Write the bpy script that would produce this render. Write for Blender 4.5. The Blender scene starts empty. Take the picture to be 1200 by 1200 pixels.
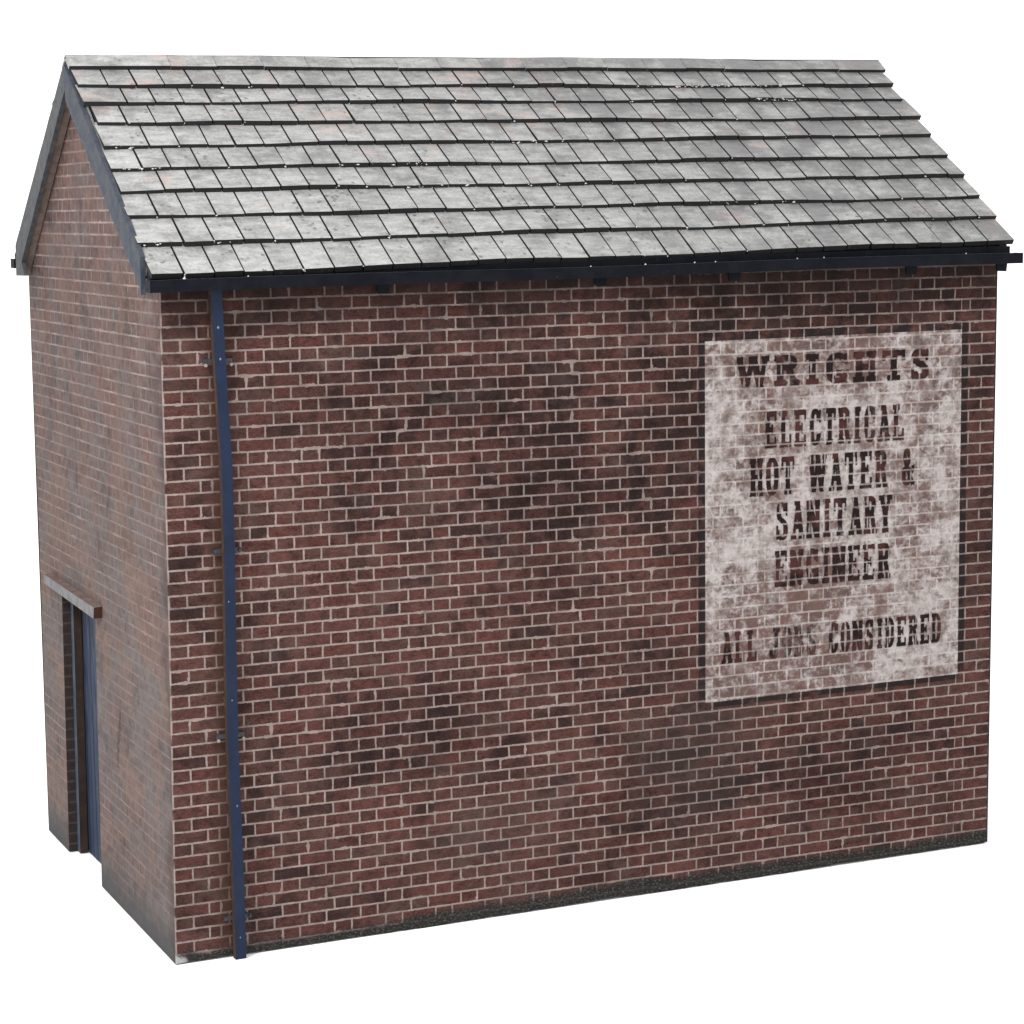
import bpy, math, random
import numpy as np
random.seed(7)
rng = np.random.default_rng(11)
S = bpy.context.scene
C = S.collection

# ------------------------------------------------------------------ dimensions
L, W, RZ = 5.861, 3.298, 5.476          # length, depth, ridge height
PITCH = (RZ - 4.175) / (W / 2 + 0.079)  # rise of the roof per metre
SL = math.hypot(1, PITCH)
COURSE = 0.0757

# ------------------------------------------------------------------ mesh builder
class MB:
    def __init__(s):
        s.v, s.f, s.m, s.uv, s.tint = [], [], [], [], []
    def face(s, pts, m=0, uvs=None, tint=0.5):
        i = len(s.v)
        s.v += [tuple(p) for p in pts]
        s.f.append(tuple(range(i, i + len(pts))))
        s.m.append(m); s.tint.append(tint)
        s.uv.append(uvs if uvs else [(0, 0)] * len(pts))
    def hexa(s, b, t, mats=(0,) * 6, tint=0.5, uvf=None):
        # b, t: four bottom and four top corners, counter-clockwise seen from above
        q = [[b[3], b[2], b[1], b[0]], list(t), [b[0], b[1], t[1], t[0]], [b[1], b[2], t[2], t[1]],
             [b[2], b[3], t[3], t[2]], [b[3], b[0], t[0], t[3]]]
        for k, pts in enumerate(q):
            if mats[k] is None: continue
            s.face(pts, mats[k], [uvf(p) for p in pts] if uvf else None, tint)
    def box(s, x0, x1, y0, y1, z0, z1, mats=(0,) * 6, tint=0.5, uvf=None):
        s.hexa([(x0, y0, z0), (x1, y0, z0), (x1, y1, z0), (x0, y1, z0)],
               [(x0, y0, z1), (x1, y0, z1), (x1, y1, z1), (x0, y1, z1)], mats, tint, uvf)
    def build(s, name, mats, parent=None, smooth=False, merge=False):
        me = bpy.data.meshes.new(name)
        me.from_pydata(s.v, [], s.f)
        for m in (mats if isinstance(mats, (list, tuple)) else [mats]): me.materials.append(m)
        me.polygons.foreach_set('material_index', s.m)
        uvl = me.uv_layers.new(name='UVMap')
        flat = [c for f in s.uv for q in f for c in q]
        uvl.data.foreach_set('uv', flat)
        at = me.attributes.new('tint', 'FLOAT', 'FACE')
        at.data.foreach_set('value', s.tint)
        if merge:
            import bmesh
            bm = bmesh.new(); bm.from_mesh(me)
            bmesh.ops.remove_doubles(bm, verts=bm.verts, dist=1e-5)
            bmesh.ops.recalc_face_normals(bm, faces=bm.faces)
            bm.to_mesh(me); bm.free()
        me.update()
        o = bpy.data.objects.new(name, me); C.objects.link(o)
        if parent: o.parent = parent
        return o

# ------------------------------------------------------------------ node helpers
class V:
    """a socket or a number, with operators that add Math nodes"""
    nt = None
    def __init__(s, k): s.k = k
    @staticmethod
    def m(op, *a, clamp=False):
        n = V.nt.nodes.new('ShaderNodeMath'); n.operation = op; n.use_clamp = clamp
        for i, x in enumerate(a):
            if isinstance(x, V): x = x.k
            if isinstance(x, (int, float)): n.inputs[i].default_value = x
            else: V.nt.links.new(x, n.inputs[i])
        return V(n.outputs[0])
    def __add__(s, o): return V.m('ADD', s, o)
    __radd__ = __add__
    def __sub__(s, o): return V.m('SUBTRACT', s, o)
    def __rsub__(s, o): return V.m('SUBTRACT', o, s)
    def __mul__(s, o): return V.m('MULTIPLY', s, o)
    __rmul__ = __mul__
    def __truediv__(s, o): return V.m('DIVIDE', s, o)
def floor_(a): return V.m('FLOOR', a)
def fract(a): return V.m('FRACT', a)
def absv(a): return V.m('ABSOLUTE', a)
def mn(a, b): return V.m('MINIMUM', a, b)
def mx(a, b): return V.m('MAXIMUM', a, b)
def lt(a, b): return V.m('LESS_THAN', a, b)
def clamp(a): return V.m('ADD', a, 0.0, clamp=True)
def sel(c, a, b): return b + c * (V.m('SUBTRACT', a, b))      # c ? a : b
def step(a, lo, hi):                                           # smooth ramp lo..hi -> 0..1
    n = V.nt.nodes.new('ShaderNodeMapRange'); n.interpolation_type = 'SMOOTHSTEP'
    V.nt.links.new(a.k, n.inputs[0])
    n.inputs[1].default_value = lo; n.inputs[2].default_value = hi
    return V(n.outputs[0])
def vec(x, y, z=0.0):
    n = V.nt.nodes.new('ShaderNodeCombineXYZ')
    for i, a in enumerate((x, y, z)):
        if isinstance(a, V): V.nt.links.new(a.k, n.inputs[i])
        else: n.inputs[i].default_value = a
    return n.outputs[0]
def noise(p, scale, detail=3, rough=0.55, dist=0.0):
    n = V.nt.nodes.new('ShaderNodeTexNoise'); n.inputs['Scale'].default_value = scale
    n.inputs['Detail'].default_value = detail; n.inputs['Roughness'].default_value = rough
    n.inputs['Distortion'].default_value = dist
    V.nt.links.new(p, n.inputs['Vector']); return V(n.outputs[0])
def white(p):
    n = V.nt.nodes.new('ShaderNodeTexWhiteNoise'); n.noise_dimensions = '3D'
    V.nt.links.new(p, n.inputs['Vector']); return V(n.outputs['Value'])
def mixc(f, a, b):
    n = V.nt.nodes.new('ShaderNodeMix'); n.data_type = 'RGBA'
    if isinstance(f, V): V.nt.links.new(f.k, n.inputs[0])
    else: n.inputs[0].default_value = f
    for i, c in ((6, a), (7, b)):
        if isinstance(c, tuple): n.inputs[i].default_value = (*c, 1)
        else: V.nt.links.new(c, n.inputs[i])
    return n.outputs[2]
def scalec(c, f):
    n = V.nt.nodes.new('ShaderNodeMix'); n.data_type = 'RGBA'; n.blend_type = 'MULTIPLY'
    n.inputs[0].default_value = 1
    if isinstance(c, tuple): n.inputs[6].default_value = (*c, 1)
    else: V.nt.links.new(c, n.inputs[6])
    g = V.nt.nodes.new('ShaderNodeCombineColor')
    for i in range(3): V.nt.links.new(f.k, g.inputs[i])
    V.nt.links.new(g.outputs[0], n.inputs[7])
    return n.outputs[2]
def uv():
    n = V.nt.nodes.new('ShaderNodeUVMap'); n.uv_map = 'UVMap'
    s = V.nt.nodes.new('ShaderNodeSeparateXYZ'); V.nt.links.new(n.outputs[0], s.inputs[0])
    return V(s.outputs[0]), V(s.outputs[1])
def obj_xyz():
    n = V.nt.nodes.new('ShaderNodeTexCoord')
    s = V.nt.nodes.new('ShaderNodeSeparateXYZ'); V.nt.links.new(n.outputs['Object'], s.inputs[0])
    return n.outputs['Object'], V(s.outputs[0]), V(s.outputs[1]), V(s.outputs[2])
def tint():
    n = V.nt.nodes.new('ShaderNodeAttribute'); n.attribute_name = 'tint'; return V(n.outputs['Fac'])
def material(name, fn):
    m = bpy.data.materials.new(name); m.use_nodes = True
    V.nt = m.node_tree
    b = m.node_tree.nodes['Principled BSDF']
    r = fn()
    def put(key, x):
        if x is None: return
        if isinstance(x, V): x = x.k
        if isinstance(x, tuple): b.inputs[key].default_value = (*x, 1)
        elif isinstance(x, (int, float)): b.inputs[key].default_value = x
        else: m.node_tree.links.new(x, b.inputs[key])
    put('Base Color', r.get('col')); put('Roughness', r.get('rough', 0.6))
    put('Specular IOR Level', r.get('spec', 0.5))
    if r.get('bump') is not None:
        n = m.node_tree.nodes.new('ShaderNodeBump')
        n.inputs['Strength'].default_value = r.get('bs', 0.5); n.inputs['Distance'].default_value = r.get('bd', 0.004)
        m.node_tree.links.new(r['bump'].k, n.inputs['Height'])
        m.node_tree.links.new(n.outputs[0], b.inputs['Normal'])
    return m

# ------------------------------------------------------------------ printed brickwork (Flemish bond with closers)
P = 0.3375
def brickwork(u, v, length, seed=0.0, fade=False, bias=0.0):
    p0 = vec(u, v, seed)
    wob1 = noise(p0, 7, 2) - 0.5
    wob2 = noise(vec(u, v, seed + 9), 90, 3) - 0.5
    uw = u + wob1 * 0.008 + wob2 * 0.007
    vw = v + wob1 * 0.006 + (noise(vec(u, v, seed + 4), 70, 3) - 0.5) * 0.008
    r = vw / COURSE + 0.281
    row = floor_(r); fr = r - row
    odd = V.m('FLOORED_MODULO', row, 2.0)
    start = sel(odd, 0.118, 0.29)
    t = (uw - start) / P
    cell = floor_(t); f = t - cell
    st = lt(f, 2 / 3)
    dj = sel(st, mn(f, 2 / 3 - f), mn(f - 2 / 3, 1.0 - f)) * P
    idx = cell * 2.0 + (1.0 - st)
    even = 1.0 - odd
    ql = even * lt(uw, 0.29)
    dj = sel(ql, mn(absv(uw - 0.218), absv(uw - 0.29)), dj)
    idx = sel(ql, lt(uw, 0.218) - 40.0, idx)
    ur = length - uw
    qr = even * lt(ur, 0.29)
    dj = sel(qr, mn(absv(ur - 0.218), absv(ur - 0.29)), dj)
    idx = sel(qr, lt(ur, 0.218) - 50.0, idx)
    dh = mn(fr, 1.0 - fr) * COURSE
    d = mn(dj, dh)
    smear = step(noise(vec(u, v, seed + 21), 7, 4, 0.6), 0.56, 0.68)     # patches of smeared mortar
    d2 = d - smear * 0.012 * noise(vec(u, v, seed + 33), 40, 3) + (noise(vec(u, v, seed + 35), 26, 3) - 0.5) * 0.006
    mortar = 1.0 - step(d2, 0.0034, 0.0076)
    if fade:
        fv = step(noise(vec(u, v, seed + 41), 3.0, 4, 0.65), 0.40, 0.62)
        mortar = mortar * (0.45 + 0.55 * fv) * sel(lt(dj, dh), 0.7, 1.0)
    rnd = white(vec(idx, row, seed + 1.5)); rnd2 = white(vec(idx, row, seed + 7.5))
    big = noise(vec(u, v, seed + 50), 1.1, 4, 0.6)
    fine = noise(vec(u, v * 1.6, seed + 60), 55, 4, 0.7)
    cloud = noise(vec(u, v, seed + 70), 5, 4, 0.65)
    grain = noise(vec(u, v * 1.3, seed + 61), 150, 2, 0.6)
    patch = noise(vec(u, v * 1.5, seed + 62), 17, 4, 0.65)
    val = 0.80 + (rnd - 0.5) * 0.30 + (fine - 0.5) * 1.5 + (patch - 0.5) * 1.5 + (grain - 0.5) * 0.9 + (cloud - 0.5) * 0.8
    red = mixc(clamp(rnd2 * 0.9 + (cloud - 0.5)), (0.086, 0.035, 0.030), (0.070, 0.037, 0.032))
    mid = noise(vec(u, v, seed + 111), 3.2, 6, 0.72, 0.3)
    dark = step(mid * 0.95 + (rnd - 0.5) * 0.20 + (patch - 0.5) * 0.35 + bias, 0.48, 0.69)
    red = mixc(dark * 0.90, red, (0.022, 0.013, 0.012))
    old = step(white(vec(idx, row, seed + 12.5)) + (patch - .5) * .4, 0.93, 1.0)
    red = mixc(old * 0.6, red, (0.018, 0.014, 0.014))
    brick = scalec(red, mx(val, 0.18))
    mcol = scalec((0.225, 0.178, 0.162), 0.34 + (noise(vec(u, v, seed + 80), 8, 5, 0.7)) * 1.1)
    thin = step(noise(vec(u, v, seed + 90), 4, 4, 0.6), 0.60, 0.75)      # soot that hides the joints
    col = mixc(mortar * (1.0 - thin * 0.5), brick, mcol)
    # soot and grey-green weathering in soft large shapes
    soot = step(big * 0.7 + cloud * 0.3, 0.50, 0.66)
    col = scalec(col, 1.0 - soot * 0.34)
    grey = step(noise(vec(u, v, seed + 100), 3.4, 6, 0.7), 0.53, 0.64)
    col = mixc(grey * 0.26, col, (0.072, 0.054, 0.048))
    return col, mortar, cloud, fine, big

def front_col():
    u, v = uv()
    rag = noise(vec(u, v, 77), 4, 5, 0.7)
    def blob(u0, v0, ru, rv):
        a, b_ = (u - u0) / ru, (v - v0) / rv
        return 1.0 - step(V.m('SQRT', a * a + b_ * b_) + (rag - 0.5) * 2.2, 0.30, 1.2)
    bias = 0.0
    for (u0, v0, ru, rv, k_) in ((2.45, 2.75, .7, .5, .16), (1.9, 3.45, 1.1, .45, .12), (3.45, 3.1, .45, .9, .13), (3.55, .85, .55, .55, .13),
                                 (1.5, 1.25, .8, .4, .09), (4.7, .75, .8, .35, .11), (3.1, 1.6, .5, .3, .08), (5.72, 3.0, .2, 1.4, .06), (4.5, 3.9, 1.2, .3, .12), (1.2, 2.7, .5, .3, .06)):
        bias = blob(u0, v0, ru, rv) * k_ + bias
    sootm = mn(bias * 1.8 * (0.6 + rag * 0.8), 0.5)
    low = 1.0 - step(v, 0.2, 2.2)
    bias = bias * 0.65 + 0.035 - low * 0.03
    col, mo, cloud, fine, big = brickwork(u, v, L, 0.0, False, bias)
    col = scalec(col, 1.0 - sootm)
    # washed-down dirt plus painted-in overhang shade under the gutter
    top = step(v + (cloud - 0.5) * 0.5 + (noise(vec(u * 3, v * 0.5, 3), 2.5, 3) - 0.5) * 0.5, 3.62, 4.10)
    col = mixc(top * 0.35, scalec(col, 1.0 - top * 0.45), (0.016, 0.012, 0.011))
    # darker brown band behind and beside the downpipe
    pipe = 1.0 - step(absv(u - 0.34) + (cloud - 0.5) * 0.06, 0.02, 0.11)
    col = mixc(pipe * 0.6, col, (0.045, 0.022, 0.016))
    col = mixc(blob(3.55, .95, .6, .5) * 0.18, col, (0.065, 0.053, 0.048))
    col = mixc(blob(2.1, .55, .6, .25) * 0.22, col, (0.065, 0.050, 0.044))
    # dark painted base line, uneven
    b = v + (noise(vec(u, v, 13), 3.5, 4, 0.6) - 0.5) * 0.11 + (noise(vec(u, v, 14), 45, 3) - 0.5) * 0.03
    base = 1.0 - step(b - step(u, 1.0, 2.6) * 0.045, 0.038, 0.090)
    col = mixc(base * 0.93, col, mixc(step(fine, .5, .7), (0.014, 0.015, 0.014), (0.09, 0.095, 0.085)))
    # bare paper along the folded corner
    e = (1.0 - step(u + (cloud - 0.5) * 0.016, 0.004, 0.012)) * step(noise(vec(u * 0.1, v, 71), 5, 3), .36, .56)
    col = mixc(e * 0.7, col, (0.24, 0.20, 0.19))
    bc = 1.0 - step(u * 0.8 + v * 1.0 + (cloud - 0.5) * 0.16 + (fine - .5) * .06, 0.035, 0.075)
    col = mixc(bc * 0.85, col, (0.30, 0.31, 0.30))
    # inked edge at the far corner
    e2 = step(u + (cloud - .5) * 0.01, L - 0.016, L - 0.008)
    col = mixc(e2 * 0.9, col, (0.015, 0.014, 0.014))
    return u, v, col, mo, cloud, fine, big

def f_front():
    u, v, col, mo, cloud, fine, big = front_col()
    return dict(col=col, rough=0.85, spec=0.06, bump=fine * 0.6 - mo * 0.3, bs=0.25)
M_front = material('printed_brick_card_front', f_front)

def f_gable():
    u, v = uv()
    col, mo, cloud, fine, big = brickwork(u, v, W, 200.0, True)
    # rubbed, chalky surface of the gable card
    chalk = noise(vec(u, v, 5), 14, 5, 0.7)
    wear = clamp(0.56 + step(noise(vec(u * 0.8, v * 1.6, 8), 2.4, 4), 0.38, 0.62) * 0.26 - step(v, 1.6, 4.2) * 0.34 + (chalk - .5) * 1.4)
    ck = scalec(mixc(step(noise(vec(u, v, 9), 2.6, 5), .42, .58), (0.086, 0.072, 0.068), (0.105, 0.070, 0.058)), 0.30 + chalk * 0.9 + noise(vec(u * 1.0, v * 2.5, 10), 40, 4, .7) * 0.5)
    col = mixc(wear, col, ck)
    drk = step(noise(vec(u, v, 12), 3.4, 6, .7), .53, .68)
    col = scalec(col, 1.0 - drk * 0.40)
    b = v + (cloud - 0.5) * 0.22 + (chalk - 0.5) * 0.10
    base = 1.0 - step(b, 0.02, 0.34)
    col = mixc(base * 0.85, col, (0.028, 0.031, 0.032))
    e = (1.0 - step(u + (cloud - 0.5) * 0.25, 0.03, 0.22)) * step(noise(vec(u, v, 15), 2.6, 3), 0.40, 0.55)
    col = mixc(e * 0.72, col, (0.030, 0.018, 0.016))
    # a dark scratch
    sy = 1.142 + (1.363 - v) * 0.31 + (noise(vec(u * 0, v, 3), 14, 2) - 0.5) * 0.05
    sc = (1.0 - step(absv(u - sy), 0.012, 0.045)) * step(v, 0.88, 0.95) * (1.0 - step(v, 1.30, 1.38)) * step(noise(vec(u, v, 31), 20, 3), .36, .5)
    col = mixc(sc * 0.95, col, (0.03, 0.02, 0.02))
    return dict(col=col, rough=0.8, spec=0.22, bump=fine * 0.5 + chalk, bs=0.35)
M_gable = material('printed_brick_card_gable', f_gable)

def sign_mask(u, v, mo):
    a = noise(vec(u, v, 300), 2.6, 5, 0.62)
    b = noise(vec(u, v, 310), 11, 4, 0.65, 0.5)
    c = noise(vec(u, v, 320), 36, 3, 0.6)
    s = a * 0.50 + b * 0.62 + c * 0.34
    # thinner in the lower middle and along the top, thick down the left edge
    s = s + (noise(vec(u, v, 340), 1.4, 2) - 0.5) * 0.30 - (1.0 - step(absv(v - 1.70), 0.15, 0.60)) * (1.0 - step(u, 4.7, 5.1)) * 0.09 - step(v, 3.20, 3.50) * 0.08 + (1.0 - step(u, 3.6, 3.95)) * 0.04
    return clamp(step(s, 0.57, 0.82) + mo * 0.42)

def sign_col():
    u, v, col, mo, cloud, fine, big = front_col()
    msk = sign_mask(u, v, mo)
    st = noise(vec(u, v, 331), 6, 5, 0.7)
    wht = scalec(mixc(step(st, .44, .66), (0.42, 0.382, 0.370), (0.185, 0.148, 0.135)), 0.38 + noise(vec(u, v, 330), 20, 5, 0.7) * 0.85)
    under = mixc(0.30, col, (0.19, 0.135, 0.12))
    return u, v, mixc(msk * 0.92, under, wht), col, mo, fine
def f_sign():
    u, v, c, col, mo, fine = sign_col()
    return dict(col=c, rough=0.85, spec=0.06, bump=fine * 0.6 - mo * 0.3, bs=0.25)
M_sign = material('faded_white_wall_paint', f_sign)
def f_letter():
    u, v, c, col, mo, fine = sign_col()
    n = noise(vec(u, v, 400), 13, 4, 0.7) * 0.6 + noise(vec(u, v, 410), 3.5, 3, 0.6) * 0.4
    keep = 1.0 - step(n + tint() * 0.34 - 0.19, 0.48, 0.74)
    keep = clamp(keep * 0.92 + 0.12) * (1.0 - mo * 0.55)
    blk = mixc(step(noise(vec(u, v, 420), 5, 3), .45, .62), (0.012, 0.007, 0.007), (0.045, 0.018, 0.016))
    return dict(col=mixc(keep, c, blk), rough=0.85, spec=0.06, bump=fine * 0.6 - mo * 0.3, bs=0.25)
M_letter = material('faded_dark_lettering_paint', f_letter)

def f_border():
    u, v, col, mo, cloud, fine, big = front_col()
    n = noise(vec(u, v, 440), 6, 4, 0.6)
    keep = (1.0 - step(n + tint() * 0.4 - 0.2, 0.50, 0.68)) * (1.0 - mo * 0.65)
    return dict(col=mixc(keep * 0.92, col, (0.012, 0.010, 0.011)), rough=0.85, spec=0.06, bump=fine * 0.6 - mo * 0.3, bs=0.25)
M_border = material('faded_black_border_paint', f_border)

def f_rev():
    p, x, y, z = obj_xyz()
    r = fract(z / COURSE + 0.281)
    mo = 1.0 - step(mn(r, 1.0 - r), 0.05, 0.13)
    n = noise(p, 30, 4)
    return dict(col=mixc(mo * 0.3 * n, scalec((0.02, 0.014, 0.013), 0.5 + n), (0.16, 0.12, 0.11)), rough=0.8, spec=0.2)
M_reveal = material('shade_painted_brick_reveal', f_rev)  # black cut edge, with the recess shade painted into the brick colour
M_card = material('plain_card_inside', lambda: dict(col=(0.10, 0.075, 0.06), rough=0.8))

# ------------------------------------------------------------------ slate print
def slate(seed):
    p, x, y, z = obj_xyz()
    s = y * SL
    q = vec(x, s, seed)
    t = tint()
    n1 = noise(vec(x * 0.7, s * 1.8, seed), 9, 5, 0.65)
    n2 = noise(q, 45, 3, 0.6)
    n3 = noise(q, 1.3, 3, 0.6)
    val = 0.82 + (t - 0.5) * 0.16 + (n1 - 0.5) * 1.35 + (n2 - 0.5) * 0.70 + (noise(q, 120, 2, .6) - .5) * 0.5 + (n3 - 0.5) * 0.35
    col = scalec((0.262, 0.262, 0.257), val)
    # lichen-like dark spots, denser near the eaves on the left
    vo = V.nt.nodes.new('ShaderNodeTexVoronoi'); vo.inputs['Scale'].default_value = 16
    V.nt.links.new(vec(x + (n1 - .5) * 0.08, s + (n2 - .5) * 0.05, seed + 2), vo.inputs['Vector'])
    vd = V(vo.outputs['Distance'])
    cl = step(noise(vec(x, s, seed + 6), 2.2, 3) - step(s, 0.15, 0.9) * 0.12 - step(x, 1.0, 4.5) * 0.06, 0.42, 0.52)
    spot = (1.0 - step(vd, 0.14, 0.30)) * cl
    col = mixc(spot * 0.85, col, (0.075, 0.075, 0.078))
    pink = step(noise(vec(x, s, seed + 12), 2.3, 4, 0.6) + step(s, 0.9, 1.7) * 0.04, 0.58, 0.68) * step(n1, 0.40, 0.55)
    col = mixc(pink * 0.42, col, (0.29, 0.19, 0.16))
    grime_shade = step(noise(vec(x, s, seed + 17), 3.6, 6, 0.7) + step(x, 1.8, 5.0) * 0.10 + step(s, 0.8, 1.8) * 0.06 - 0.02, 0.49, 0.68)  # grime blotches; the bias to the right also paints in the light falloff
    col = mixc(grime_shade * 0.60, col, (0.085, 0.080, 0.082))
    return dict(col=col, rough=0.55, spec=0.4, bump=n1 * 0.5 + n2, bs=0.25)
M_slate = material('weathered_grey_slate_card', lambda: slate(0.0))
def f_edge():
    p, x, y, z = obj_xyz()
    n = noise(p, 30, 4, 0.7)
    return dict(col=mixc(step(n, 0.6, 0.72) * 0.5, (0.016, 0.016, 0.017), (0.10, 0.095, 0.09)), rough=0.8, spec=0.15)
M_edge = material('charred_cut_card_edge', f_edge)
M_chip = material('white_paper_chip', lambda: dict(col=(0.36, 0.35, 0.34), rough=0.8))

def paint(name, c1, c2, c3, rough=0.5, spec=0.5, thr=0.62, sc=12):
    def f():
        p, x, y, z = obj_xyz()
        n = noise(p, sc, 5, 0.65); n2 = noise(p, sc * 4, 3, 0.6); n4 = noise(vec(x, y, z * .15), sc * 3, 3)
        col = mixc(step(n, 0.35, 0.65), c1, c2)
        col = mixc(step(n2, thr, thr + 0.08) * 0.8, col, c3)
        return dict(col=scalec(col, 0.75 + n4 * 0.5), rough=rough, spec=spec, bump=n2, bs=0.3)
    return material(name, f)
M_board = paint('chalky_blue_grey_paint', (0.019, 0.026, 0.041), (0.040, 0.042, 0.046), (0.007, 0.010, 0.020), 0.7, 0.2, 0.60, 16)
M_board_far = paint('chalky_grey_spotted_paint', (0.030, 0.034, 0.042), (0.056, 0.055, 0.053), (0.008, 0.012, 0.028), 0.7, 0.2, 0.58, 18)
M_gutter = paint('near_black_navy_paint', (0.002, 0.0025, 0.005), (0.0045, 0.005, 0.008), (0.022, 0.024, 0.028), 0.6, 0.08, 0.70, 7)
M_pipe = paint('navy_blue_paint', (0.0025, 0.0075, 0.024), (0.004, 0.011, 0.033), (0.02, 0.04, 0.075), 0.55, 0.2, 0.72, 6)
M_pipe_side = paint('bare_brown_cut_edge', (0.05, 0.028, 0.018), (0.03, 0.018, 0.014), (0.10, 0.07, 0.05), 0.8, 0.2)
M_clip = paint('dark_clip_paint', (0.012, 0.015, 0.02), (0.03, 0.03, 0.032), (0.1, 0.1, 0.1), 0.6, 0.4)
M_lint_top = paint('pinkish_brown_card_edge', (0.105, 0.070, 0.060), (0.07, 0.042, 0.036), (0.22, 0.18, 0.16), 0.7, 0.3)
M_lint_face = paint('pale_grey_stone_paint', (0.105, 0.103, 0.102), (0.055, 0.055, 0.056), (0.18, 0.175, 0.17), 0.6, 0.4, 0.6, 14)
M_lint_end = paint('burnt_brown_card_end', (0.045, 0.014, 0.010), (0.025, 0.010, 0.008), (0.06, 0.03, 0.02), 0.8, 0.2)
M_frame = paint('dusty_blue_frame_paint', (0.03, 0.045, 0.075), (0.06, 0.07, 0.09), (0.012, 0.018, 0.04), 0.6, 0.25)
M_frame_side = paint('burnt_brown_card_side', (0.030, 0.017, 0.012), (0.018, 0.012, 0.010), (0.05, 0.03, 0.02), 0.8, 0.2)
def f_door():
    p, x, y, z = obj_xyz()
    st = noise(vec(y * 12, z * 0.6, 1), 6, 4, 0.6)
    w = step(noise(vec(y * 5, z * 0.8, 6), 5, 4), 0.45, 0.65) * step(z, 0.1, 1.9)
    col = mixc(step(st, 0.4, 0.65), (0.006, 0.013, 0.036), (0.020, 0.030, 0.052))
    return dict(col=mixc(w * 0.6, col, (0.050, 0.060, 0.075)), rough=0.65, spec=0.2, bump=st, bs=0.3)
M_door = material('worn_blue_door_paint', f_door)
M_soffit = paint('brown_soffit_card', (0.085, 0.058, 0.048), (0.14, 0.105, 0.09), (0.04, 0.025, 0.02), 0.7, 0.3)

# ------------------------------------------------------------------ setting: white tabletop
def struct(o): o['kind'] = 'structure'; return o
fl = MB()
NR, R0 = 64, 90.0
fl.face([(3 + R0 * math.cos(2 * math.pi * k / NR), 2 + R0 * math.sin(2 * math.pi * k / NR), -0.0075) for k in range(NR)])
M_floor = material('plain_white_tabletop', lambda: dict(col=(0.97, 0.97, 0.97), rough=0.9, spec=0.0))
struct(fl.build('ground', M_floor))

# ------------------------------------------------------------------ the building
root = bpy.data.objects.new('brick_building', None); C.objects.link(root)
root['label'] = 'weathered red brick model building with grey slate roof and faded painted wall sign'
root['category'] = 'model building'

def xl(z): return float(np.interp(z, [0, 2.25, 4.0, 6], [-0.030, -0.001, 0.008, 0.010]))
def xr(z): return float(np.interp(z, [0, 2.0, 4.0], [5.856, 5.861, 5.870]))
def yb(z): return float(np.interp(z, [0, 1.0, 2.35, 4.0, 6], [3.335, 3.29, 3.25, 3.245, 3.245]))
TOP = 4.10
def fuv(x, z):
    t = (x - xl(z)) / (xr(z) - xl(z))
    return (t * L, z + 0.03 * t)
def z_grid(a, b, n): return [a + (b - a) * i / n for i in range(n + 1)]

# long front wall
w = MB()
zs = z_grid(0, TOP, 24); ts = z_grid(0, 1, 12)
def bot(t): return 0.004 * math.sin(t * 17) + 0.003 * math.sin(t * 41)
for i in range(1, 24):
    for j in range(12):
        q = []
        for (a, b) in ((i, j), (i, j + 1), (i + 1, j + 1), (i + 1, j)):
            z = zs[a] if a else bot(ts[b]); x = xl(z) + (xr(z) - xl(z)) * ts[b]
            q.append((x, 0.0, z))
        w.face(q, 0, [fuv(p[0], p[2]) for p in q])
NB = 110
def rag(t): return bot(t) + max(0.0, random.gauss(-0.001, 0.006))
rz = [rag(j / NB) for j in range(NB + 1)]
for j in range(NB):
    a, b = j / NB, (j + 1) / NB
    q = []
    for (z, t) in ((rz[j], a), (rz[j + 1], b), (zs[1], b), (zs[1], a)):
        q.append((xl(z) + (xr(z) - xl(z)) * t, 0.0, z))
    w.face(q, 0, [fuv(p[0], p[2]) for p in q])
# inside face
w.box(0.06, L - 0.06, 0.05, 0.06, 0.0, TOP, (1,) * 6)
front = w.build('side_wall', [M_front, M_card], root)
front['label'] = 'long brick wall carrying the faded painted sign'

# gable wall with doorway
def yn(z): return 1.784 - 0.027 * z
def yf(z): return 2.707 - 0.038 * z
DZ = 1.90
def guv(y, z): return (y, z + 0.043 * (y / 3.3) * (z / 3.8))
def gx(y, z): return xl(z) * max(0, 1 - y / W)
g = MB()
zl = z_grid(0, DZ, 12) + z_grid(DZ, 4.0, 12)[1:]
for i in range(len(zl) - 1):
    a, b = zl[i], zl[i + 1]
    cols = [lambda z: 0.0, yn, yf, yb]
    for k in range(3):
        if k == 1 and b <= DZ + 1e-6: continue
        n = 5 if k == 0 else 3
        for j in range(n):
            q = []
            for (z, t) in ((a, (j + 1) / n), (a, j / n), (b, j / n), (b, (j + 1) / n)):
                y = cols[k](z) * (1 - t) + cols[k + 1](z) * t
                q.append((gx(y, z), y, z))
            g.face(q, 0, [guv(p[1], p[2]) for p in q])
GT = RZ - 0.16
def near_y(z): return max(0.0, W / 2 - (GT - z) / PITCH)
def far_y(z): return min(yb(z), W / 2 + (GT - z) / PITCH)
zu = [4.0, GT - (W / 2) * PITCH] + z_grid(GT - (W / 2) * PITCH, GT, 14)[1:]
for i in range(len(zu) - 1):
    a, b = zu[i], zu[i + 1]
    for j in range(6):
        q = []
        for (z, t) in ((a, (j + 1) / 6), (a, j / 6), (b, j / 6), (b, (j + 1) / 6)):
            y = near_y(z) * (1 - t) + far_y(z) * t
            q.append((gx(y, z), y, z))
        if b > GT - 1e-6: q = q[:3] if j == 0 else q[:3]
        g.face(q, 0, [guv(p[1], p[2]) for p in q])
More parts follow.
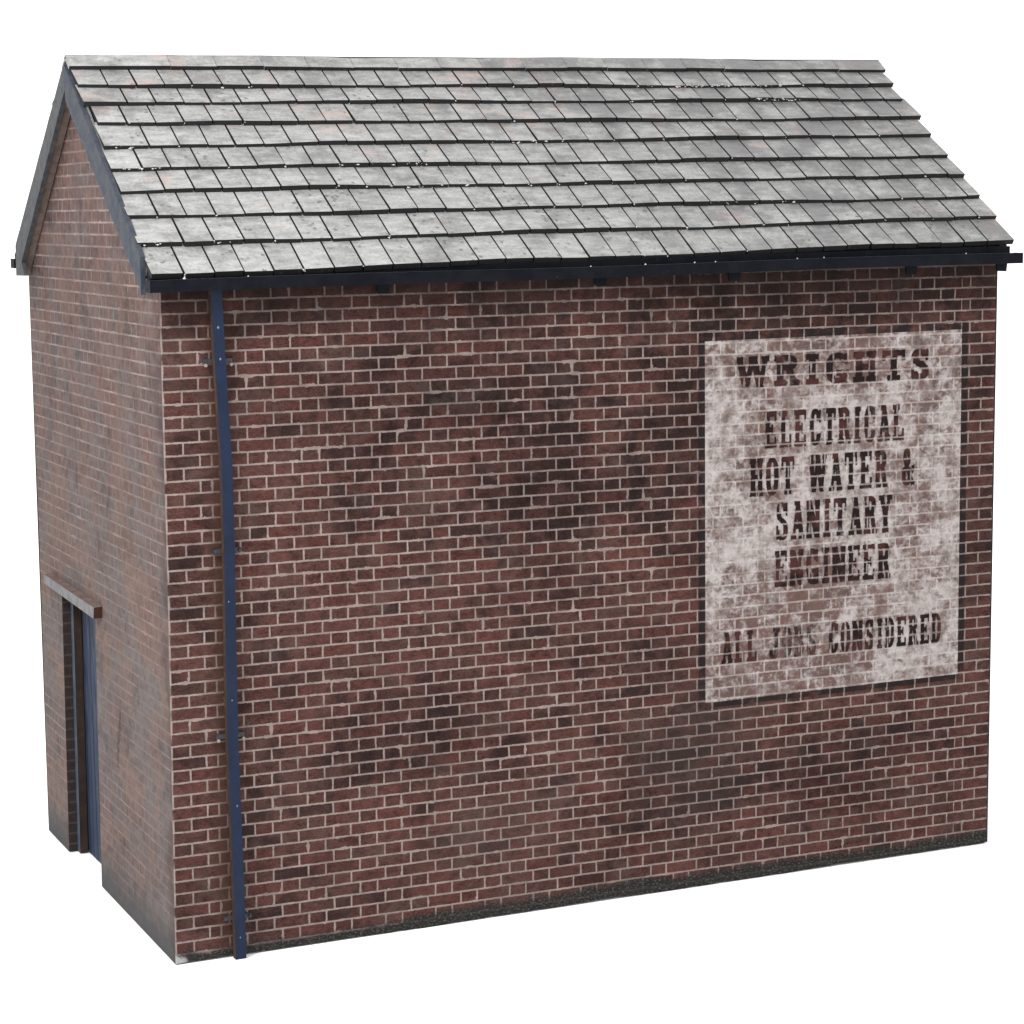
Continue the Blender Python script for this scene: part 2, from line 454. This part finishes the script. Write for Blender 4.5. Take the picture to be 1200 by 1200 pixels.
# door reveals and head
for (fa, s) in ((yn, 0), (yf, 1)):
    for (a, b) in zip(zl[:13], zl[1:13]):
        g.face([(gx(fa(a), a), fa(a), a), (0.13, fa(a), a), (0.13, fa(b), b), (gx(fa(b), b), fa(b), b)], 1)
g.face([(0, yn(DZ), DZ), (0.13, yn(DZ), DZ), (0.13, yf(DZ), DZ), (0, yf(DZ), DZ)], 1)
gable = g.build('gable_wall', [M_gable, M_reveal], root)
gable['label'] = 'narrow chalky brick gable wall with the doorway'

# the two walls turned away from the camera
b = MB()
q = [(xr(0), yb(0), 0), (0, yb(0), 0), (0, yb(4), TOP), (xr(4), yb(4), TOP)]
b.face(q, 0, [(L - p[0], p[2]) for p in q])
b.build('rear_wall', [M_front], root)
b = MB()
q = [(xr(0), 0, 0), (xr(0), yb(0), 0), (xr(4), yb(4), 4.0), (xr(4), far_y(4.2), 4.2), (xr(4), W / 2, GT), (xr(4), 0, 4.1)]
b.face(q, 0, [guv(p[1], p[2]) for p in q])
b.build('far_gable_wall', [M_gable], root)

# ------------------------------------------------------------------ painted sign with lettering
SX0, SX1, SZ0, SZ1 = 3.608, 5.585, 1.232, 3.608
def panel(mb, x0, x1, z0, z1, y, t=0.5, nx=1, nz=1):
    for i in range(nx):
        for j in range(nz):
            a, c = x0 + (x1 - x0) * i / nx, x0 + (x1 - x0) * (i + 1) / nx
            d, e = z0 + (z1 - z0) * j / nz, z0 + (z1 - z0) * (j + 1) / nz
            q = [(a, y, d), (c, y, d), (c, y, e), (a, y, e)]
            mb.face(q, 0, [fuv(p[0], p[2]) for p in q], t)
s = MB(); panel(s, SX0, SX1, SZ0, SZ1, -0.003, nx=6, nz=6)
sign = s.build('painted_sign', M_sign, front)
sign['label'] = 'faded white painted advertisement with dark slab lettering'

def glyph(ch, X, Y, sx, sy):
    m = np.zeros_like(X, bool)
    R = lambda x0, x1, y0, y1: (X >= x0) & (X <= x1) & (Y >= y0) & (Y <= y1)
    def dg(x0, y0, x1, y1, k=1.0):
        t = (Y - y0) / (y1 - y0)
        return (np.abs(X - (x0 + (x1 - x0) * t)) < sx * k / 2) & (t >= 0) & (t <= 1)
    def ring(cx, cy, rx, ry, e=2.5, k=1.0):
        o = (np.abs((X - cx) / rx)) ** e + (np.abs((Y - cy) / ry)) ** e <= 1
        ix, iy = max(rx - sx * k, .02), max(ry - sy, .02)
        return o & ~((np.abs((X - cx) / ix)) ** e + (np.abs((Y - cy) / iy)) ** e <= 1)
    st = lambda c: R(c - sx / 2, c + sx / 2, 0, 1)
    top = lambda a, b: R(a, b, 1 - sy, 1)
    bo = lambda a, b: R(a, b, 0, sy)
    if ch == 'E': m |= st(.28) | top(.04, .93) | bo(.04, .93) | R(.28, .68, .5 - sy / 2, .5 + sy / 2) | R(.80, .93, .70, 1) | R(.80, .93, 0, .30) | R(.58, .68, .36, .64)
    elif ch == 'L': m |= st(.32) | top(.06, .60) | bo(.06, .94) | R(.80, .94, 0, .34)
    elif ch == 'C': m |= (ring(.52, .5, .44, .5) & ~R(.62, 1, .33, .67)) | R(.80, .93, .62, .96)
    elif ch == 'G': m |= (ring(.52, .5, .44, .5) & ~R(.62, 1, .44, .67)) | R(.80, .93, .62, .96) | R(.74 - sx / 4, .74 + sx * .75, 0, .44) | R(.5, .98, .44 - sy, .44)
    elif ch == 'O': m |= ring(.5, .5, .45, .5)
    elif ch == 'T': m |= st(.5) | top(.04, .96) | R(.04, .16, .66, 1) | R(.84, .96, .66, 1) | bo(.24, .76)
    elif ch == 'I': m |= st(.5) | top(.16, .84) | bo(.16, .84)
    elif ch == 'R': m |= st(.25) | top(.02, .55) | (ring(.48, .75, .42, .25) & (X > .4)) | R(.25, .5, .5, .5 + sy) | dg(.80, .04, .60, .52) | bo(.02, .50) | bo(.62, 1.0)
    elif ch == 'B': m |= st(.25) | (ring(.48, .75, .40, .25) & (X > .4)) | (ring(.48, .27, .46, .27) & (X > .4)) | top(.02, .5) | bo(.02, .5) | R(.25, .5, .48, .48 + sy)
    elif ch == 'D': m |= st(.25) | (ring(.42, .5, .52, .5) & (X > .4)) | top(.02, .45) | bo(.02, .45)
    elif ch == 'A': m |= dg(.80, 0, .5, 1) | dg(.20, 0, .5, 1, .6) | R(.3, .72, .26, .26 + sy) | bo(.0, .40) | bo(.58, 1.0) | top(.26, .66)
    elif ch == 'H': m |= st(.25) | st(.75) | R(.25, .75, .5 - sy / 2, .5 + sy / 2) | top(.02, .46) | top(.54, .98) | bo(.02, .46) | bo(.54, .98)
    elif ch == 'N': m |= st(.20) | st(.82) | dg(.80, 0, .20, 1, 1.1) | top(.0, .36) | bo(.0, .40) | top(.62, 1.0)
    elif ch == 'S':
        m |= (ring(.5, .74, .40, .26) & ((X < .5) | (Y > .74)) & ~((X > .5) & (Y < .74)))
        m |= (ring(.5, .27, .42, .27) & ((X > .5) | (Y < .27)))
        m |= (np.abs(Y - (.51 - (X - .5) * .3)) < sy * .62) & (X > .3) & (X < .72)
        m |= R(.77, .89, .62, .98) | R(.09, .21, .02, .38)
    elif ch == 'Y': m |= dg(.5, .42, .18, 1) | dg(.5, .42, .82, 1, .7) | R(.5 - sx / 2, .5 + sx / 2, 0, .45) | top(0, .40) | top(.60, 1) | bo(.24, .76)
    elif ch == 'W': m |= dg(.28, 0, .10, 1) | dg(.30, 0, .50, 1, .7) | dg(.72, 0, .50, 1) | dg(.72, 0, .90, 1, .7) | top(0, .26) | top(.37, .63) | top(.76, 1)
    elif ch == 'J': m |= R(.64 - sx / 2, .64 + sx / 2, .25, 1) | top(.34, .96) | (ring(.40, .27, .24 + sx / 2, .27) & (Y < .27)) | R(.08, .30, .18, .36)
    elif ch == '&': m |= ring(.42, .76, .28, .24, k=.8) | ring(.40, .27, .36, .27, k=.9) | dg(.90, .0, .26, .70, .9) | dg(.66, .2, .92, .50, .6) | R(.78, 1.0, .44, .44 + sy * .8) | bo(.74, 1.0)
    return m

def text_line(mb, txt, x0, x1, z0, z1, slope, stem, slab, wear=None, space=0.6, rel=None):
    rel = rel or {}
    wd = [(space if c == ' ' else rel.get(c, 1.0)) for c in txt]
    unit = (x1 - x0) / sum(wd)
    x = x0; D = 0.0028
    for i, (c, wi) in enumerate(zip(txt, wd)):
        wx = unit * wi
        if c != ' ':
            gw = wx * 0.88
            nx, nz = int(gw / D), int((z1 - z0) / D)
            X, Y = np.meshgrid((np.arange(nx) + .5) / nx, (np.arange(nz) + .5) / nz)
            # rough brush edge
            jx = rng.normal(0, 1, (nz // 5 + 2, nx // 5 + 2)); jx = np.kron(jx, np.ones((5, 5)))[:nz, :nx]
            m = glyph(c, X + jx * 0.006, Y + jx * 0.006, stem / wi, slab)
            ge = gw / nx; he = (z1 - z0) / nz
            for r in range(nz):
                row = np.concatenate(([0], m[r].astype(int), [0])); d = np.diff(row)
                for a, b2 in zip(np.where(d == 1)[0], np.where(d == -1)[0]):
                    xa, xb = x + a * ge, x + b2 * ge; za = z0 + r * he + slope * (x - x0)
                    q = [(xa, -0.006, za), (xb, -0.006, za), (xb, -0.006, za + he), (xa, -0.006, za + he)]
                    mb.face(q, 0, [fuv(p[0], p[2]) for p in q], (wear(i) if wear else 0.5))
        x += wx
T = MB()
text_line(T, 'WRIGHTS', 3.84, 5.355, 3.292, 3.497, -0.005, .26, .19, lambda i: [.25, .50, .3, .3, .35, .25, .25][i], rel={'W': 1.25, 'I': .72, 'S': .85})
text_line(T, 'ELECTRICAL', 4.045, 5.145, 2.888, 3.132, -0.006, .32, .15, lambda i: .35 + .2 * (i in (3, 7, 8)), rel={'I': .75})
text_line(T, 'HOT WATER &', 3.938, 5.228, 2.576, 2.826, -0.003, .32, .13, lambda i: [.2, .3, .25, 0, .15, .4, .45, .45, .5, 0, .3][i], space=.8, rel={'W': 1.3})
text_line(T, 'SANITARY', 4.131, 5.054, 2.272, 2.528, -0.012, .32, .13, lambda i: .3 + .2 * (i in (2, 3, 4)), rel={'I': .75})
text_line(T, 'ENGINEER', 4.125, 5.044, 1.960, 2.202, -0.012, .32, .13, lambda i: [.40, .45, .48, .45, .42, .40, .36, .15][i], rel={'I': .75})
text_line(T, 'ALL JOBS CONSIDERED', 3.727, 5.457, 1.482, 1.690, -0.010, .32, .13, lambda i: .42 if i < 4 else (.74 if i < 9 else .38), space=.85, rel={'I': .75})
letters = T.build('lettering', M_letter, sign)
bd = MB()
panel(bd, SX0 - 0.046, SX0 - 0.002, SZ0 - 0.035, SZ1 + 0.01, -0.004, .55, 1, 8)
panel(bd, SX1 + 0.002, SX1 + 0.046, SZ0 + 0.02, SZ1 + 0.06, -0.004, .50, 1, 8)
panel(bd, SX0 - 0.002, SX1 - 0.0, SZ0 - 0.034, SZ0 - 0.002, -0.004, .45, 8, 1)
panel(bd, SX0 - 0.002, SX1 + 0.002, SZ1 + 0.002, SZ1 + 0.05, -0.004, .72, 8, 1)
bd.build('border', M_border, sign)

# ------------------------------------------------------------------ lintel and door
l = MB()
l.hexa([(-0.062, 1.545, 1.866), (-0.001, 1.545, 1.866), (-0.001, 2.895, 1.895), (-0.062, 2.895, 1.895)][0:4],
       [(-0.060, 1.533, 1.940), (-0.001, 1.533, 1.944), (-0.001, 2.905, 1.962), (-0.060, 2.905, 1.957)], (2, 1, 2, 2, 2, 0))
lin = l.build('lintel', [M_lint_face, M_lint_top, M_lint_end], root)
lin['label'] = 'pale lintel strip with brown cut edges over the doorway'
d = MB()
y = 1.80; k = 0
while y < 2.62:
    y2 = min(y + 0.098, 2.64)
    d.box(0.118 + 0.001 * (k % 2), 0.150, y, y2 - 0.010, 0.0, 1.895, (0,) * 6)
    y = y2; k += 1
d.box(0.1305, 0.155, 1.70, 2.78, 0.002, 1.93, (1,) * 6)
door = d.build('door', [M_door, M_edge], root)
fr = MB()
def post(ya, yc):
    fr.hexa([(0.056, ya(0), 0.0), (0.112, ya(0), 0.0), (0.112, yc(0), 0.0), (0.056, yc(0), 0.0)],
            [(0.056, ya(1.89), 1.89), (0.112, ya(1.89), 1.89), (0.112, yc(1.89), 1.89), (0.056, yc(1.89), 1.89)], (1, 1, 1, 1, 1, 0))
post(lambda z: yf(z) - 0.075, lambda z: yf(z) - 0.004)
post(lambda z: yn(z) + 0.004, lambda z: yn(z) + 0.07)
fr.box(0.058, 0.110, 1.815, 2.56, 1.82, 1.888, (1, 1, 1, 1, 1, 0))
fr.build('door_frame', [M_frame, M_frame_side], door)

# ------------------------------------------------------------------ roof
def rp(x, s, h):    # point on the front slope: s down from the ridge, h proud of the fitted slate plane
    return (x, W / 2 - s / SL - h * PITCH / SL, RZ - s * PITCH / SL + h / SL)
def rpb(x, s, h):
    return (x, W / 2 + s / SL + h * PITCH / SL, RZ - s * PITCH / SL + h / SL)
sL = [.131, .324, .506, .720, .956, 1.179, 1.404, 1.651, 1.911, 2.195]
sR = [.109, .312, .481, .707, .915, 1.166, 1.384, 1.627, 1.857, 2.117]
xL = [-.075, -.066, -.075, -.030, -.051, -.061, -.052, -.07, -.072, -.062]
xR = [5.965, 5.949, 5.934, 5.976, 5.953, 5.954, 5.972, 5.973, 5.987, 5.981]
rf = MB()
# roof boards under the slates, both slopes
for side, f in ((0, rp), (1, rpb)):
    b4 = [f(-0.058, 0.02, -0.095), f(5.95, 0.02, -0.095), f(5.95, 2.10, -0.095), f(-0.058, 2.10, -0.095)]
    t4 = [f(-0.058, 0.02, -0.062), f(5.95, 0.02, -0.062), f(5.95, 2.10, -0.062), f(-0.058, 2.10, -0.062)]
    if side == 0: b4, t4 = [b4[3], b4[2], b4[1], b4[0]], [t4[3], t4[2], t4[1], t4[0]]
    rf.hexa(b4, t4, (3, 1, 1, 1, 1, 4))
rf.hexa([rp(-0.057, 2.09, -0.0615), rp(-0.030, 2.09, -0.0615), rp(-0.030, 0.03, -0.0615), rp(-0.057, 0.03, -0.0615)],
        [rp(-0.057, 2.09, -0.030), rp(-0.044, 2.09, -0.030), rp(-0.044, 0.03, -0.030), rp(-0.057, 0.03, -0.030)], (4,) * 6)
PT = 0.1868
TH = 0.036
def slates(f, front_side):
    nseg = 0
    for c in range(1, 10):
        off = PT if c in (1, 3, 5, 7, 9) else PT * 1.5
        joints = [xL[c]]
        x = xL[c] + off + random.uniform(-.01, .01)
        while x < xR[c] - PT * 0.55:
            joints.append(x); x += PT * random.gauss(1, 0.025)
        joints.append(xR[c])
        ph = random.uniform(0, 6)
        def sb(xx, c=c, ph=ph):
            t = xx / 5.9
            return sL[c] + (sR[c] - sL[c]) * t + 0.005 * math.sin(xx * 1.9 + ph) + 0.003 * math.sin(xx * 7 + ph)
        def stp(xx, c=c):
            t = xx / 5.9
            return sL[c - 1] + (sR[c - 1] - sL[c - 1]) * t - 0.045
        lift = lambda xx: 0.006 * math.sin(xx * 2.6 + ph * 2)
        for i in range(len(joints) - 1):
            a, b2 = joints[i] + 0.0058, joints[i + 1] - 0.0058
            if i == 0: a = joints[i]
            js = random.gauss(0, 0.0022); jh = random.gauss(0, 0.0016)
            tn = random.random()
            skew = random.gauss(0, 0.002)
            hb = 0.0 + jh
            p = [(a + skew, sb(a) + js, hb + lift(a)), (b2 + skew, sb(b2) + js, hb + lift(b2)), (b2, stp(b2), -0.034), (a, stp(a), -0.034)]
            t4 = [f(*q_) for q_ in p]
            b4 = [f(q_[0], q_[1] + 0.004, q_[2] - TH) for q_ in p[:2]] + [f(q_[0], q_[1], q_[2] - TH * .6) for q_ in p[2:]]
            if front_side: rf.hexa(b4, t4, (1, 0, 1, 1, 1, 1), tn)
            else: rf.hexa(b4[::-1], t4[::-1], (1, 0, 1, 1, 1, 1), tn)
            # torn white paper fibres at some corners
            if front_side and random.random() < 0.30 * (1.3 if 2.5 < a < 5 else 0.8):
                for _ in range(random.choice((1, 1, 2))):
                    r_ = random.uniform(.0025, .0075)
                    cx_, cs_, ch_ = a - 0.004 + random.gauss(0, .006), sb(a) + js + random.uniform(-.004, .010), random.uniform(-.018, .002)
                    pts = [f(cx_ + r_ * random.uniform(.6, 1.6) * dx, cs_ + r_ * random.uniform(.6, 2.0) * ds, ch_ + r_ * dh)
                           for dx, ds, dh in ((1, 0, 0), (0, 1, 0), (-1, 0, 0), (0, -1, 0), (0, 0, .9), (0, 0, -.9))]
                    for tri in ((0, 1, 4), (1, 2, 4), (2, 3, 4), (3, 0, 4), (1, 0, 5), (2, 1, 5), (3, 2, 5), (0, 3, 5)):
                        rf.face([pts[k_] for k_ in tri], 2)
slates(rp, True)
slates(rpb, False)
# scuffed fibres in streaks along some courses
for (c, xa, xb, n) in ((5, .0, .25, 14), (4, .0, .15, 8), (3, .15, .2, 1), (1, 4.1, 5.0, 46), (1, 3.7, 4.2, 14), (2, 4.7, 5.1, 20), (7, 3.9, 4.5, 16), (8, -.05, .1, 6), (5, 1.4, 2.0, 14), (6, 1.6, 2.3, 10), (4, 2.5, 3.1, 12), (8, .4, .5, 4)):
    for _ in range(n):
        x = random.uniform(xa, xb); t = x / 5.9; s0 = sL[c] + (sR[c] - sL[c]) * t
        r_ = random.uniform(.0025, .008)
        cs_, ch_ = s0 + random.choice((random.gauss(0, .004), random.gauss(.012, .007))), random.uniform(-.012, .003)
        pts = [rp(x + r_ * random.uniform(.6, 2.4) * dx, cs_ + r_ * random.uniform(.6, 1.4) * ds, ch_ + r_ * dh)
               for dx, ds, dh in ((1, 0, 0), (0, 1, 0), (-1, 0, 0), (0, -1, 0), (0, 0, .6), (0, 0, -.6))]
        for tri in ((0, 1, 4), (1, 2, 4), (2, 3, 4), (3, 0, 4), (1, 0, 5), (2, 1, 5), (3, 2, 5), (0, 3, 5)):
            rf.face([pts[k_] for k_ in tri], 2)
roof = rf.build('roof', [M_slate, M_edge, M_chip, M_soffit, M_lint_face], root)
roof['label'] = 'pitched roof of worn grey slates with dark cut edges'

rc = MB()
x = -0.082; n = 0
while x < 5.95:
    x2 = min(x + (0.66 if n == 0 else 0.315) + random.uniform(-.01, .01), 5.966)
    if 5.966 - x2 < .12: x2 = 5.966
    tn = random.random()
    g_ = 0.0015
    def e0(xx): return 0.004 * math.sin(xx * 2.1) + 0.002 * math.sin(xx * 6)
    for f, fs in ((rp, True), (rpb, False)):
        lo0 = 0.125 + 0.004 * math.sin(n * 2.3)
        p = [(x + g_, lo0, 0.002 + e0(x)), (x2 - g_, lo0, 0.002 + e0(x2)), (x2 - g_, 0.0, 0.0 + e0(x2)), (x + g_, 0.0, 0.0 + e0(x))]
        t4 = [f(*q_) for q_ in p]; b4 = [f(q_[0], q_[1], q_[2] - 0.026) for q_ in p]
        if fs: rc.hexa(b4, t4, (1, 0, 1, 1, 1, 2), tn)
        else: rc.hexa(b4[::-1], t4[::-1], (1, 0, 1, 1, 1, 2), tn)
    x = x2; n += 1
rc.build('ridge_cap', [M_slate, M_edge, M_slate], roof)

# ------------------------------------------------------------------ bargeboards (near and far slope of the left gable, and the right gable)
def board(pts, x0, x1):
    mb = MB()
    n = len(pts)
    mb.face([(x0, y, z) for y, z in pts], 0)
    mb.face([(x1, y, z) for y, z in reversed(pts)], 1)
    for i in range(n):
        a, b2 = pts[i], pts[(i + 1) % n]
        mb.face([(x0, a[0], a[1]), (x1, a[0], a[1]), (x1, b2[0], b2[1]), (x0, b2[0], b2[1])], 2)
    return mb
zt = lambda y: 5.410 - abs(y - W / 2) * 0.712
zb = lambda y: 5.186 - abs(y - W / 2) * 0.70
def wavy(a, b2, f, n, am): return [(a + (b2 - a) * i / n, f(a + (b2 - a) * i / n) + am * math.sin(i * 2.7)) for i in range(n + 1)]
near = wavy(W / 2 - 0.002, 0.03, zt, 10, .0015) + [(0.033, 4.030)] + wavy(0.045, W / 2 - 0.002, zb, 10, .003)
near[10] = (0.03, 4.250)
o = board(near, -0.090, -0.060).build('bargeboard', [M_board, M_soffit, M_board], root)
o['label'] = 'near bargeboard, even slate blue'
zt2 = lambda y: 5.428 - abs(y - W / 2) * 0.756
zb2 = lambda y: 5.262 - abs(y - W / 2) * 0.806
far = wavy(W / 2 + 0.002, 3.18, zt2, 10, .003) + [(3.222, 4.235), (3.236, 4.027), (2.975, 4.035), (3.06, 4.125)] + wavy(2.96, W / 2 + 0.002, zb2, 9, .003)
far = [p for p in far]
o = board(far, -0.090, -0.060).build('bargeboard', [M_board_far, M_soffit, M_board_far], root)
o['label'] = 'far bargeboard, greyer and spotted with dark dots'
# soffit strips between board and wall
for sgn, ylo in ((-1, 0.03), (1, 3.21)):
    so = MB()
    f = (lambda y: zb(y) + 0.035) if sgn < 0 else (lambda y: zb2(y) + 0.03)
    yy = W / 2 + 0.004 * sgn
    a, b2 = (ylo, f(ylo)), (yy, f(yy))
    P4 = [(-0.060, a[0], a[1]), (0.0 - 0.002, a[0], a[1]), (-0.002, b2[0], b2[1]), (-0.060, b2[0], b2[1])]
    Q4 = [(p[0], p[1], p[2] + 0.03) for p in P4]
    if sgn > 0: P4, Q4 = P4[::-1], Q4[::-1]
    so.hexa(P4, Q4)
    so.build('soffit', M_soffit, root)
zr = lambda y: zt(y) - 0.07
rb = wavy(W / 2 - 0.002, 0.0, zr, 4, 0) + wavy(0.03, W / 2 - 0.002, lambda y: zb(y) - .03, 4, 0)
board(rb, 5.885, 5.915).build('bargeboard', [M_board, M_soffit, M_board], root)
rb = [(W - y, z) for y, z in reversed(rb)]
board(rb, 5.885, 5.915).build('bargeboard', [M_board, M_soffit, M_board], root)

# ------------------------------------------------------------------ fascia, gutter, brackets, downpipe
fa = MB()
fa.box(-0.062, 5.925, -0.060, -0.004, 4.055, 4.160)
fb = MB(); fb.box(-0.062, 5.925, yb(4) + 0.004, yb(4) + 0.06, 4.055, 4.160)
fb.build('fascia', M_gutter, root)
fa.build('fascia', M_gutter, root)
def gutter(y0, y1, xa, xb, z0, z1, lipside, name='gutter'):
    gm = MB(); N = 40
    for i in range(N):
        a, b2 = xa + (xb - xa) * i / N, xa + (xb - xa) * (i + 1) / N
        d1, d2 = 0.004 * math.sin(a * 1.7), 0.004 * math.sin(b2 * 1.7)
        ends = (0 if i == N - 1 else None, 0 if i == 0 else None)
        def bar(ya, yc, za, zc, topm=0):
            gm.hexa([(a, ya, za + d1), (b2, ya, za + d2), (b2, yc, za + d2), (a, yc, za + d1)],
                    [(a, ya, zc + d1), (b2, ya, zc + d2), (b2, yc, zc + d2), (a, yc, zc + d1)],
                    (0, topm, 0, ends[0], 0, ends[1]))
        bar(y0, y1, z0, z0 + 0.02)
        if lipside < 0: bar(y0, y0 + 0.014, z0 + 0.0201, z1, 1)
        else: bar(y1 - 0.014, y1, z0 + 0.0201, z1, 1)
    gm.box(xa + .0005, xa + 0.014, min(y0, y1) + .0145, max(y0, y1) - .0145, z0 + 0.021, z1 - 0.004)
    gm.box(xb - 0.014, xb - .0005, min(y0, y1) + .0145, max(y0, y1) - .0145, z0 + 0.021, z1 - 0.004)
    return gm
M_lip = paint('gutter_lip_highlight', (0.025, 0.030, 0.042), (0.05, 0.057, 0.070), (0.15, 0.15, 0.16), 0.5, 0.5)  # highlight along the top edge, painted as a paler colour
fg = gutter(-0.168, -0.0605, -0.092, 5.955, 4.050, 4.121, -1)
for (x, r_) in ((0.115, .011), (3.10, .008), (3.45, .007), (3.6, .006), (0.5, .006), (4.4, .006), (2.72, .006), (4.2, .006), (5.5, .006)):
    pts = [(x + r_ * dx, -0.161 + r_ * .8 * dy, 4.124 + 0.004 * math.sin(x * 1.7) + r_ * dz) for dx, dy, dz in ((1, 0, 0), (0, 1, 0), (-1, 0, 0), (0, -1, 0), (0, 0, 1), (0, 0, -1))]
    for tri in ((0, 1, 4), (1, 2, 4), (2, 3, 4), (3, 0, 4), (1, 0, 5), (2, 1, 5), (3, 2, 5), (0, 3, 5)):
        fg.face([pts[k_] for k_ in tri], 2)
gut = fg.build('gutter', [M_gutter, M_lip, M_chip], root)
gutter(yb(4) + 0.0605, yb(4) + 0.17, -0.085, 5.955, 4.075, 4.14, 1).build('gutter', [M_gutter, M_lip], root)
for x in (1.395, 2.86, 3.82, 5.17, 5.895):
    k = MB()
    k.hexa([(x - .036, -0.010, 3.992), (x + .040, -0.010, 3.988), (x + .040, -0.002, 3.988), (x - .036, -0.002, 3.992)],
           [(x - .045, -0.014, 4.0538), (x + .045, -0.014, 4.0538), (x + .045, -0.002, 4.0538), (x - .045, -0.002, 4.0538)])
    k.build('gutter_bracket', M_gutter, gut)

dp = MB()
path = [(0.332, 4.048), (0.344, 3.64), (0.366, 3.0), (0.366, 2.5), (0.357, 1.9), (0.352, 1.3), (0.362, 0.5), (0.362, -0.004)]
hw = 0.034
for i in range(len(path) - 1):
    (xa, za), (xb, zb_) = path[i], path[i + 1]
    dp.hexa([(xb - hw, -0.066, zb_), (xb + hw, -0.066, zb_), (xb + hw, -0.018, zb_), (xb - hw, -0.018, zb_)],
            [(xa - hw, -0.066, za), (xa + hw, -0.066, za), (xa + hw, -0.018, za), (xa - hw, -0.018, za)],
            (0 if i == len(path) - 2 else None, 0 if i == 0 else None, 0, 1, 1, 1))
for (dx, z, r_) in ((0.0, 3.83, .008), (.002, 3.645, .007), (-.01, 2.2, .005), (.0, 1.6, .005), (.01, .95, .006), (0, .13, .005)):
    x = float(np.interp(z, [q[1] for q in path[::-1]], [q[0] for q in path[::-1]])) + dx
    pts = [(x + r_ * ax, -0.066 + r_ * .5 * ay, z + r_ * 1.3 * az) for ax, ay, az in ((1, 0, 0), (0, 1, 0), (-1, 0, 0), (0, -1, 0), (0, 0, 1), (0, 0, -1))]
    for tri in ((0, 1, 4), (1, 2, 4), (2, 3, 4), (3, 0, 4), (1, 0, 5), (2, 1, 5), (3, 2, 5), (0, 3, 5)):
        dp.face([pts[k_] for k_ in tri], 2)
M_tip = material('worn_beige_tip', lambda: dict(col=(0.20, 0.16, 0.14), rough=0.8))
M_dust = material('pale_dust_fleck', lambda: dict(col=(0.12, 0.14, 0.17), rough=0.8))
pipe = dp.build('downpipe', [M_pipe, M_pipe_side, M_dust], root)
pipe['label'] = 'navy blue downpipe near the corner'
for z, tip in ((3.63, 1), (2.50, 0), (1.375, 1), (0.245, 0)):
    x = float(np.interp(z, [q[1] for q in path[::-1]], [q[0] for q in path[::-1]]))
    k = MB()
    k.box(x - 0.088, x + 0.088, -0.020, -0.002, z - 0.014, z + 0.014)
    for sg in (-1, 1):
        cx = x + sg * 0.078; r_ = 0.010 if tip else 0.010
        ring_ = [(cx + r_ * math.cos(a), z - 0.022 * tip + r_ * math.sin(a)) for a in [2 * math.pi * q_ / 10 for q_ in range(10)]]
        m_ = 1 if tip else 0
        k.face([(a, -0.034, b2) for a, b2 in ring_][::1], m_)
        for q_ in range(10):
            a, b2 = ring_[q_], ring_[(q_ + 1) % 10]
            k.face([(a[0], -0.034, a[1]), (a[0], -0.021, a[1]), (b2[0], -0.021, b2[1]), (b2[0], -0.034, b2[1])], m_)
    k.build('pipe_clip', [M_clip, M_tip if tip else M_clip], pipe)

# ------------------------------------------------------------------ lamps, world, camera
def area(name, loc, target, size, power, col=(1, 1, 1)):
    ld = bpy.data.lights.new(name, 'AREA'); ld.shape = 'DISK'; ld.size = size; ld.energy = power; ld.color = col
    o = bpy.data.objects.new(name, ld); C.objects.link(o); o.location = loc
    from mathutils import Vector
    o.rotation_euler = (Vector(target) - Vector(loc)).to_track_quat('-Z', 'Y').to_euler()
    o['kind'] = 'structure'
    return o
area('overhead_softbox', (-4.7, -3.2, 8.8), (1.2, 0.3, 3.6), 2.6, 900)
wd = bpy.data.worlds.new('World'); S.world = wd; wd.use_nodes = True
bg = wd.node_tree.nodes['Background']; bg.inputs[0].default_value = (1.0, 1.0, 1.0, 1); bg.inputs[1].default_value = 1.6

cam = bpy.data.cameras.new('camera'); co = bpy.data.objects.new('camera', cam); C.objects.link(co)
co.location = (-3.91949, -13.72414, 4.75288)
co.rotation_euler = (1.42845, 0.01316, -0.42342)
cam.sensor_width = 36; cam.lens = 36 * 2844.06 / 1200
cam.clip_start = 0.1; cam.clip_end = 500
S.camera = co
S.render.engine = 'CYCLES'
S.view_settings.view_transform = 'Standard'; S.view_settings.look = 'None'
S.view_settings.exposure = 0; S.view_settings.gamma = 1
